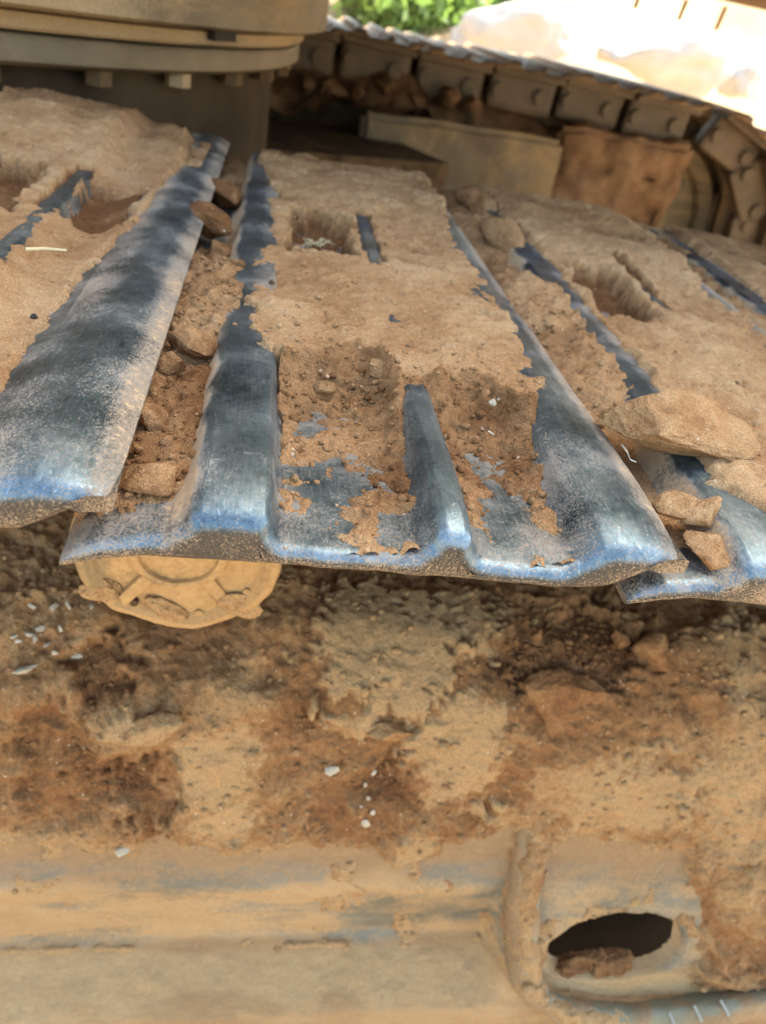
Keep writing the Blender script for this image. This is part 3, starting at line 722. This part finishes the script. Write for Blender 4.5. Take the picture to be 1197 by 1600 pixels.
spl = sst(.34, .62, fbm(X, Sg, .03, 5, 1010) + .25 * fbm(X, Sg, .14, 2, 1020))
low = -.005 + spl * (.0060 + n3 * .0008) * (1 - .9 * sst(S_CREASE, S_CREASE + .006, Sg)) * (1 - hole_(X, Sg)) + crease * (.0068 + n2 * .002 + n3 * .001)
# earth lying in the mouth of the oval hole
inh = 0 * np.exp(-((X - HX + .012) / .030) ** 2) * np.exp(-((Sg - HS - .0225) / .0042) ** 2)
off = cov * np.maximum(off, .0030 + .001 * n2) + (1 - cov) * low + inh * .011 * (1 - cov)
ribs = ribz + .0022 + n2 * .0018 + n3 * .0010 + rg * .001 - (1 - coat) * .008
off = np.where(np.abs(dsg) < .022, np.maximum(off, ribs), off)
tone = tone + .30 * sst(-.030, .0, Sg - edge) * (1 - heapr) + crease * (1 - cov) * .1 + .12 * heapr + .12 * (1 - sst(fh(600, 930)[1], fh(600, 1000)[1], Sg))  # last term lightens the earth under the shoes to offset their shade
by, bz, ny, nz = fbase(X, Sg)
sh = fbm(X, Sg, .012, 3, 981) * .0014
V = np.stack([X + sh, by + ny * off, bz + nz * off], -1)
keep = off > -.002
me = np_mesh('caked_soil', V, grid_quads(*X.shape, keep), True, {'tone': tone})
o = obj('caked_soil', me, M['wall_soil']); tag(o, 'orange brown earth caked over the side of the track frame', 'soil', kind='stuff')
OFFI = (xs_, ss_, off)
def wall_point(u, v, lift=0.0):
    x, s = fh(u, v); i = int(np.clip((x - xs_[0]) / .0015, 0, len(xs_) - 1)); j = int(np.clip((s - ss_[0]) / .0015, 0, len(ss_) - 1))
    b = fbase(np.array(x), np.array(s)); k = max(off[i, j], 0) + lift
    return Vector((x, float(b[0] + b[2] * k), float(b[1] + b[3] * k)))
wsel = rng.choice(X.size, 7000, p=(keep * (.12 + (tone < .3) * 1.0)).ravel() / (keep * (.12 + (tone < .3) * 1.0)).sum())
WCR = [(Vector(V.reshape(-1, 3)[i]), float(.0005 + .0022 * rng.random() ** 4 + .003 * rng.random() ** 16), float(tone.flat[i]) + .1) for i in wsel]

for i, (du, dv, sz, lb) in enumerate(((-48, 24, (.017, .010, .008), 'reddish heap of earth in the left of the oval hole'), (8, 27, (.021, .010, .0075), 'reddish heap of earth in the middle of the oval hole'), (-20, 20, (.012, .010, .009), 'darker crumbly clod inside the oval hole'))):
    x_, s_ = fh(936 + du, 1446 + dv); b = fbase(np.array(x_), np.array(s_))
    clod('soil_clod', (x_, float(b[0]) + .009, float(b[1]) - .001), sz, (0, 5 * i, 10 * i), 760 + i, lb, 'clod', 'wall_soil', rough=.22, tone=.3, cuts=4)
# clods and chips lying on the caked earth
clod('soil_clod', wall_point(888, 1095, -.003), (.050, .013, .034), (-25, 6, 4), 81, 'broad flat brown clod stuck to the frame below the right shoe', mat='wall_soil', rough=.07, tone=.36, cuts=18, sub=5)
clod('soil_clod', wall_point(1020, 1030, -.002), (.020, .012, .019), (-20, 0, 10), 82, 'rounded brown clod right below the lip of the right shoe', mat='wall_soil', rough=.05, tone=.45)
clod('soil_clod', wall_point(962, 1006, .004), (.0085, .008, .0075), (0, 0, 0), 83, 'small brown clod between the two larger clods below the right shoe', mat='wall_soil', rough=.05, tone=.42)
clod('soil_clod', wall_point(225, 1122, -.004), (.026, .010, .012), (-30, -20, 0), 84, 'pale tongue shaped clod on the frame below the round roller cap', mat='wall_soil', rough=.06, tone=.8)
clod('soil_clod', wall_point(598, 1130, .001), (.019, .009, .007), (-20, 4, 0), 85, 'pale low clod at the foot of the yellow mud patch', mat='wall_soil', rough=.07, tone=.6)
chips = [(52, 995, 5), (70, 988, 7), (88, 970, 6), (62, 1003, 5), (110, 968, 5), (93, 1026, 6), (124, 1028, 7), (45, 1052, 11), (80, 1012, 4), (146, 972, 5), (100, 990, 4), (55, 965, 5), (38, 1008, 4), (30, 1000, 4)]
for i, (u, v, r) in enumerate(chips):
    s = r * .00052
    lb = 'largest white stone chip, below the cluster left of the roller cap' if i == 7 else 'white stone chip in the cluster left of the round roller cap'
    clod('stone_chip', wall_point(u, v, .0015), (s * 1.5, s * .6, s * .75), (-30, 25 - 13 * (i % 5), 30 * i), 120 + i, lb, 'stone chip', 'chip', None if i == 7 else 'white chips left of the roller cap', sub=2, cuts=14, rough=.16)
chips = [(514, 1188, 9), (582, 1200, 5), (568, 1216, 4), (572, 1232, 4), (567, 1262, 6), (578, 1248, 4), (560, 1240, 3)]
for i, (u, v, r) in enumerate(chips):
    s = r * .00054
    lb = 'grey white stone chip alone below the yellow mud patch' if i == 0 else 'tiny white stone chip in the row below the yellow mud patch'
    clod('stone_chip', wall_point(u, v, .0015), (s * 1.2, s * .7, s), (-30, 25 * i, 30 * i), 150 + i, lb, 'stone chip', 'chip', None if i == 0 else 'tiny chips below the mud patch', sub=2, cuts=14, rough=.16)
clod('stone_chip', wall_point(192, 1322, .0015), (.006, .004, .005), (-30, 10, 30), 170, 'pale stone chip on the rounded frame edge at left', 'stone chip', 'chip', None, sub=2, cuts=14, rough=.16)

# ------------------------------------------------------------------ carrier roller under the central shoe
cc = atY(279, 866, .33)
RC = .0555
roller = thing('carrier_roller', (cc[0], .33, cc[2] - RC), 'round tan carrier roller cap below the near edge of the central shoe', 'roller')
def rad_attr(o, val=.5):
    me = o.data; n = len(me.vertices); co = np.zeros(n * 3, np.float32); me.vertices.foreach_get('co', co); co = co.reshape(-1, 3)
    at = me.attributes.new('dust', 'FLOAT', 'POINT'); at.data.foreach_set('value', (val + .25 * fbm(co[:, 0] + co[:, 1], co[:, 2], .03, 3, 5)).astype(np.float32)); return o
def rp(name, prof, n=140, **kw):
    q = np.array(prof); d = np.concatenate([[0], np.cumsum(np.hypot(*np.diff(q, axis=0).T))]); t = np.unique(np.concatenate([d, np.arange(0, min(d[-1], .062), .0022)])); prof = list(zip(np.interp(t, d, q[:, 0]), np.interp(t, d, q[:, 1])))
    bm = bmesh.new(); lathe(bm, prof, n, 'Y', (cc[0], .33, cc[2]), **kw); bmesh.ops.recalc_face_normals(bm, faces=bm.faces)
    co = np.array([v.co[:] for v in bm.verts]); nn = fbm(co[:, 0], co[:, 2], .016, 4, 610); nm = fbm(co[:, 0], co[:, 2], .05, 3, 620); rr = np.hypot(co[:, 0] - cc[0], co[:, 2] - cc[2])
    for v, a_, b_, r_ in zip(bm.verts, nn, nm, rr):
        v.co.y -= float(a_ * .0011 + max(b_, 0) * .0022); k_ = 1 + float(a_) * .016 * min(1, r_ / .05); v.co.x = cc[0] + (v.co.x - cc[0]) * k_; v.co.z = cc[2] + (v.co.z - cc[2]) * k_
    return rad_attr(child(bm_obj(name, bm, M['cap'], None, True), roller))
cover_o = rp('cover', [(0, .004), (.020, .004), (.024, .0035), (.026, .0055), (.045, .0055), (.047, .0035), (.0505, .001), (.0535, .0015), (.0550, .003), (RC, .006), (RC, .03), (.045, .034), (.0, .034)])
rp('boss_ring', [(.0205, .0045), (.0215, .0012), (.0235, .0004), (.0255, .0014), (.0265, .006)])
rp('drum', [(.0, .033), (.040, .033), (.042, .036), (.042, .10), (.0, .10)])
for a in (-128, -52, 40, 140):
    bm = bmesh.new(); ar = math.radians(a); box(bm, (0, 0, 0), (.028, .005, .0075), bev=.002)
    o = rad_attr(child(bm_obj('rib', bm, M['cap'], None, True), roller))
    o.matrix_basis = Matrix.Translation((cc[0] + .0375 * math.cos(ar), .3348, cc[2] + .0375 * math.sin(ar))) @ Matrix.Rotation(-ar, 4, 'Y')
for a in (-121, -75, -35, 20, 160):
    bm = bmesh.new(); ar = math.radians(a)
    bmesh.ops.create_cone(bm, cap_ends=True, segments=12, radius1=.0026, radius2=.0022, depth=.003, matrix=Matrix.Rotation(math.pi / 2, 4, 'X'))
    o = bm_obj('bolt_head', bm, M['dark' if a == -121 else 'cap'], cover_o, True); o.matrix_basis = Matrix.Translation((cc[0] + .0455 * math.cos(ar), .3345, cc[2] + .0455 * math.sin(ar)))
    rad_attr(o)

for i, (du, dv, sz, lb) in enumerate(((-118, 62, (.013, .004, .009), 'mud lump stuck on the left rim of the roller cap'), (92, 78, (.015, .004, .008), 'mud lump stuck on the lower right rim of the roller cap'), (-10, 92, (.016, .0035, .006), 'mud lump at the bottom of the roller cap'))):
    q = atY(279 + du, 866 + dv, .334); clod('mud_lump', q, sz, (0, 20 * i, 0), 780 + i, lb, 'mud', 'wall_soil', rough=.2, tone=.85, cuts=3)
# loose grains
def grains(name, items, mat, label, seed):
    r = np.random.default_rng(seed)
    bm = bmesh.new(); bmesh.ops.create_icosphere(bm, subdivisions=1, radius=1); bv = np.array([v.co[:] for v in bm.verts]); bf = np.array([[v.index for v in f.verts] for f in bm.faces]); bm.free()
    Vs, Fs, T = [], [], []
    for i, (p, s, t) in enumerate(items):
        j = bv * (1 + r.normal(size=bv.shape) * .16) * (np.array([1, 1, .75]) * s * (.7 + .6 * r.random(3)))
        a = r.random() * 6.28; c, sn = math.cos(a), math.sin(a)
        j = np.stack([j[:, 0] * c - j[:, 1] * sn, j[:, 0] * sn + j[:, 1] * c, j[:, 2]], -1)
        Vs.append(j + np.array(p) + [0, 0, s * .25]); Fs.append(bf + i * len(bv)); T.append(np.full(len(bv), t + r.normal() * .12))
    o = obj(name, np_mesh(name, np.concatenate(Vs), np.concatenate(Fs), True, {'tone': np.concatenate(T)}), M[mat])
    return tag(o, label, 'soil', kind='stuff')
grains('soil_grains', CRUMBS, 'soil', 'loose grains of dry earth scattered over the track shoes', 1)
grains('frame_soil_grains', WCR, 'wall_soil', 'loose grains of orange earth on the track frame', 2)

# ------------------------------------------------------------------ slew ring and centre frame behind the near track
RX, RY = -.737, 1.295
def dust_attr(o, val=.5, size=.15, seed=3):
    me = o.data; n = len(me.vertices); co = np.zeros(n * 3, np.float32); me.vertices.foreach_get('co', co); co = co.reshape(-1, 3)
    if 'dust' in me.attributes: return o
    at = me.attributes.new('dust', 'FLOAT', 'POINT'); at.data.foreach_set('value', (val + .2 * fbm(co[:, 0] + .7 * co[:, 1], co[:, 2] + .3 * co[:, 1], size, 3, seed)).astype(np.float32)); return o
def ringpart(name, prof, mat, par, n=160, val=.5):
    bm = bmesh.new(); lathe(bm, prof, n, 'Z', (RX, RY, 0)); bmesh.ops.recalc_face_normals(bm, faces=bm.faces)
    return dust_attr(child(bm_obj(name, bm, M[mat], None, True), par), val)
ring = thing('slew_ring', (RX, RY, .02), 'large round slew ring of tan steel at the top left', 'slew ring')
ringpart('upper_race', [(.70, .0835), (.796, .0835), (.800, .0865), (.800, .275), (.70, .275)], 'ring', ring, val=.46)
ringpart('seal_band', [(.70, .0665), (.768, .0665), (.7705, .069), (.7705, .0790), (.760, .0800), (.760, .085), (.70, .085)], 'ring', ring, val=.62)
ringpart('lower_race', [(.70, .0400), (.7600, .0400), (.7655, .0440), (.7655, .0590), (.7630, .0630), (.7540, .0650), (.70, .0650)], 'ring', ring, val=.18)
for k in range(44):
    a = 2 * math.pi * k / 44 + .03
    if not (-2.6 < ((a + math.pi) % (2 * math.pi)) - math.pi < .6): continue
    bm = bmesh.new(); bmesh.ops.create_cone(bm, cap_ends=True, segments=6, radius1=.013, radius2=.013, depth=.014)
    o = dust_attr(child(bm_obj('bolt_head', bm, M['dark' if k % 4 else 'ring']), ring)); o.matrix_basis = Matrix.Translation((RX + .745 * math.cos(a), RY + .745 * math.sin(a), .0335)) @ Matrix.Rotation(a, 4, 'Z')
for a in (-1.55, -.98, -.50, -2.0):
    bm = bmesh.new(); box(bm, (0, 0, 0), (.014, .040, .0100), bev=.001)
    o = dust_attr(child(bm_obj('notch_block', bm, M['void']), ring)); o.matrix_basis = Matrix.Translation((RX + .7725 * math.cos(a), RY + .7725 * math.sin(a), .0775)) @ Matrix.Rotation(a, 4, 'Z')

cf = thing('centre_frame', (RX, RY, -.55), 'dark drum and legs of the centre frame under the slew ring', 'centre frame')
ringpart('drum', [(.40, .040), (.728, .040), (.730, .03), (.730, -.50), (.40, -.50)], 'dark', cf, val=.12)  # low dust deepens the house shade painted into this drum
def bpart(name, c, s, mat, par, rz=0, rx=0, ry=0, bev=.006, val=.5):
    bm = bmesh.new(); box(bm, (0, 0, 0), s, bev=bev)
    o = dust_attr(child(bm_obj(name, bm, M[mat], None, True), par), val)
    o.matrix_basis = Matrix.Translation(c) @ Matrix.Rotation(rz, 4, 'Z') @ Matrix.Rotation(ry, 4, 'Y') @ Matrix.Rotation(rx, 4, 'X'); return o
def muddy_box(name, c, s, par, rz=0, amp=.010, tone=.4, seed=1, mat='dark_soil', size=.10):
    """a steel box so caked with earth that its faces are uneven"""
    bm = bmesh.new(); bmesh.ops.create_cube(bm, size=1); bmesh.ops.scale(bm, vec=s, verts=bm.verts)
    bmesh.ops.bevel(bm, geom=list(bm.edges), offset=.014, segments=2, affect='EDGES')
    bmesh.ops.subdivide_edges(bm, edges=[e for e in bm.edges if e.calc_length() > .02], cuts=22, use_grid_fill=True)
    V = np.array([v.co[:] for v in bm.verts]); n = sum(.55 ** o * vn3(V[:, 0] / size * 2 ** o, V[:, 1] / size * 2 ** o, V[:, 2] / size * 2 ** o, seed + o) for o in range(4))
    bm.normal_update()
    for v, k in zip(bm.verts, n): v.co += v.normal * float(k) * amp
    o = child(bm_obj(name, bm, M[mat], None, True), par); o.matrix_basis = Matrix.Translation(c) @ Matrix.Rotation(rz, 4, 'Z')
    o.data.attributes.new('tone', 'FLOAT', 'POINT').data.foreach_set('value', (tone + .25 * n).astype(np.float32))
    o.data.attributes.new('dust', 'FLOAT', 'POINT').data.foreach_set('value', (tone + .25 * n).astype(np.float32)); return o
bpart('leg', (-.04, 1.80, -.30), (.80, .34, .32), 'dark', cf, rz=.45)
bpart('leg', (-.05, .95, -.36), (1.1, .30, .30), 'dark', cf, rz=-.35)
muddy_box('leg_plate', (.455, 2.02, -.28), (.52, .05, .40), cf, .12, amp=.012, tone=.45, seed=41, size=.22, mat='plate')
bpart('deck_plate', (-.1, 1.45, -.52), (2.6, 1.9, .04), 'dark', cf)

# ------------------------------------------------------------------ far track
ff = thing('far_track_frame', (.2, 2.4, -.9), 'far track frame with its tan end housing behind the near track', 'track frame')
bpart('beam', (-.10, 2.42, -.33), (2.0, .36, .46), 'dark', ff)
muddy_box('beam_gap_filler', (.62, 2.42, -.08), (.80, .34, .14), ff, 0, tone=.3, seed=33)  # added block that hides a bright gap below the far track
muddy_box('end_housing', (.90, 2.16, -.235), (.37, .10, .36), ff, .04, amp=.022, tone=.5, seed=31, size=.10)
idl = thing('idler_wheel', (1.10, 2.42, -.52), 'tan idler wheel inside the far track at the right', 'idler wheel')
bm = bmesh.new(); lathe(bm, [(.0, -.05), (.10, -.05), (.11, -.035), (.19, -.035), (.20, -.06), (.235, -.07), (.24, -.06), (.24, .06), (.235, .07), (.0, .07)], 72, 'Y', (1.10, 2.40, -.28)); bmesh.ops.recalc_face_normals(bm, faces=bm.faces)
dust_attr(child(bm_obj('wheel', bm, M['ring'], None, True), idl), .5)
bm = bmesh.new(); lathe(bm, [(.0, -.085), (.055, -.085), (.06, -.08), (.06, -.04)], 40, 'Y', (1.10, 2.40, -.28)); bmesh.ops.recalc_face_normals(bm, faces=bm.faces)
dust_attr(child(bm_obj('hub', bm, M['ring'], None, True), idl), .6)
RO = .35; XI, ZI = 1.10, -.28; path = []
s = -.14
for k in range(-2, 16):
    t = k * .19
    d = t - 1.02
    if d <= 0: path.append((t, .070 + .004 * math.sin(k * 2.1), .012 * math.sin(k * 1.7)))
    else:
        a = d / RO
        if a > 2.6: break
        path.append((XI + RO * math.sin(a), ZI + RO * math.cos(a), a))
for i, (x, z, a) in enumerate(path):
    # pivot: the shoe's reference grouser sits on the path
    k = i - 6
    w = 'first' if k < 0 else ''
    if a > .2:
        lb = ['far track shoe just tipping over the idler wheel', 'far track shoe half way round the idler wheel', 'far track shoe below the middle of the idler wheel', 'far track shoe turning under the idler wheel', 'lowest far track shoe under the idler wheel'][min(4, int((a - .2) / .54))]
    else: lb = ['far track shoe half hidden behind the slew ring', 'first far track shoe clear of the slew ring', 'second far track shoe right of the slew ring', 'third far track shoe right of the slew ring', 'fourth far track shoe right of the slew ring', 'fifth far track shoe right of the slew ring', 'sixth far track shoe from the slew ring, above the end housing', 'last level far track shoe before the idler wheel'][min(7, i)]
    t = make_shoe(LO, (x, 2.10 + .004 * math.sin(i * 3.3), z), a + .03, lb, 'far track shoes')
# earth lodged under the far upper run
xs2 = np.arange(-.5, 1.02, .006); ys2 = np.arange(2.10, 2.45, .006); X, Y = np.meshgrid(xs2, ys2, indexing='ij')
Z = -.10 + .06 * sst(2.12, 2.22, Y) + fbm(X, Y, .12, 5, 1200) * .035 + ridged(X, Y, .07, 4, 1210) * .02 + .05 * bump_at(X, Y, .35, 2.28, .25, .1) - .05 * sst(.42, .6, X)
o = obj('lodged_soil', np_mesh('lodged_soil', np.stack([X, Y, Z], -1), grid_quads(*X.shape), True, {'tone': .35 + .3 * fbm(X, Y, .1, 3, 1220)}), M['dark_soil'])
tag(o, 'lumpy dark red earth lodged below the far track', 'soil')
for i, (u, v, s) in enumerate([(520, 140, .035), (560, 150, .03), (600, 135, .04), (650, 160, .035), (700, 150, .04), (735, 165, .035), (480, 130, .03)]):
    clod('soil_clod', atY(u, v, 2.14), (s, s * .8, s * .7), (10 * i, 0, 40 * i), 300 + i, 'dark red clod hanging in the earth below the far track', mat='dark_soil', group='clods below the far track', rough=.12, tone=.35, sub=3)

# ------------------------------------------------------------------ the machine's house above, which shades all this
house = thing('excavator_house', (RX, RY, .26), 'yellow excavator house overhead, its edge showing at the top right corner', 'excavator')
bpart('deck', (-.30, 1.67, .330), (4.2, 2.06, .05), 'dark', house)
bpart('skirt', (-.30, 2.715, .338), (4.2, .03, .06), 'ring', house, val=.6)
bpart('skirt', (-.30, .625, .325), (4.2, .03, .075), 'ring', house, val=.6)
bpart('body', (-.30, 1.67, .765), (4.15, 2.04, .82), 'house', house, bev=.06, val=.35)
bpart('counterweight', (-2.65, 1.71, .75), (.6, 1.96, .84), 'house', house, bev=.12, val=.4)
for i, (u, v) in enumerate(((995, 2), (1068, 8), (1130, 14))):
    q = atY(u, v, 2.705)
    bpart('hanging_stub', (q[0], 2.70, .262), (.012, .012, .045 + .01 * i), 'ring', house, ry=.1, bev=.003)

# ------------------------------------------------------------------ ground, sunlit bank, shrubs
def terrain(name, x0, x1, y0, y1, n, m, fn, mat, tone):
    X, Y = np.meshgrid(np.linspace(x0, x1, n), np.linspace(y0, y1, m), indexing='ij')
    Z = fn(X, Y)
    o = obj(name, np_mesh(name, np.stack([X, Y, Z], -1), grid_quads(n, m), True, {'tone': tone(X, Y)}), M[mat]); return tag(o, kind='structure')
def gz(X, Y):
    rise = sst(4.6, 11, Y) * (1.9 + .5 * fbm(X, Y, 5, 3, 1400)) + sst(11, 40, Y) * 5
    near = sst(.8, 3.0, np.hypot(X, Y))
    lump = np.clip(fbm(X, Y, 1.5, 5, 1420), -.2, 1) * .42 * sst(4.0, 6.5, Y)
    return -.90 + rise + lump + .03 * fbm(X, Y, .6, 5, 1430) * near
terrain('ground', -45, 45, -40, 60, 420, 460, gz, 'ground', lambda X, Y: .6 + .25 * fbm(X, Y, 2.0, 4, 1450))
def shrub(pos, rad, n, seed, label):
    r = np.random.default_rng(seed)
    t = thing('shrub', pos, label, 'shrub', 'shrubs on the bank')
    bm = bmesh.new()
    for k in range(7):
        a = k * .9; tip = Vector((math.cos(a) * rad[0] * .7, math.sin(a) * rad[1] * .7, rad[2] * (.9 + .5 * r.random()))); o_ = Vector((0, 0, -.1))
        ax = tip.orthogonal().normalized(); b2 = tip.cross(ax).normalized()
        A = [bm.verts.new(o_ + (ax * math.cos(q) + b2 * math.sin(q)) * .02) for q in (0, 2.1, 4.2)]; B = [bm.verts.new(tip + (ax * math.cos(q) + b2 * math.sin(q)) * .005) for q in (0, 2.1, 4.2)]
        for q in range(3): bm.faces.new((A[q], A[(q + 1) % 3], B[(q + 1) % 3], B[q]))
    bm_obj('stem', bm, M['stem'], t)
    C = r.normal(size=(14, 3)) * np.array(rad) * .5 + [0, 0, rad[2] * .8]
    c = C[r.integers(0, 14, n)] + r.normal(size=(n, 3)) * np.array(rad) * .26
    u = r.normal(size=(n, 3)); u /= np.linalg.norm(u, axis=1, keepdims=True); v = np.cross(u, r.normal(size=(n, 3))); v /= np.linalg.norm(v, axis=1, keepdims=True)
    L = (.035 + .04 * r.random(n))[:, None]
    V = np.stack([c - u * L, c + v * L * .45, c + u * L, c - v * L * .45], 1).reshape(-1, 3)
    obj('foliage', np_mesh('foliage', V, np.arange(4 * n).reshape(-1, 4), False), M['leaf'], t)
for i, (u, Y, rd) in enumerate(((560, 7.2, (.5, .4, .30)), (640, 7.6, (.55, .4, .34)), (720, 7.9, (.5, .4, .26)), (790, 8.3, (.45, .4, .22)))):
    q = atY(u, 20, Y); zg = float(gz(np.array([q[0]]), np.array([Y]))[0])
    shrub((q[0], Y, zg), rd, 1500, 500 + i, ['green shrub on the bank right beside the slew ring', 'largest green shrub on the bank, above the far track', 'third green shrub from the slew ring on the bank', 'smallest green shrub on the bank, farthest right'][i])

M['shade_grey'] = flat('grey_shade_mound', (.40, .38, .37), .95, 6)  # pale grey chosen to look like shade on the bank
for i, (u, v, Y, r, lb) in enumerate(((820, 45, 6.0, .24, 'added grey mound standing for a shade patch above the far links'), (1050, 70, 5.7, .26, 'widest added grey mound standing for a shade patch at the top right'), (1170, 110, 6.2, .18, 'added grey mound standing for a shade patch at the right edge'))):  # added masses standing in for shade patches on the bank
    q = atY(u, v, Y)
    clod('shade_mound', (q[0], Y, q[2] - r * .35), (r * 2.0, r * 1.1, r), (0, 0, 25 * i), 620 + i, lb, 'shade_mound', 'shade_grey', rough=.14)
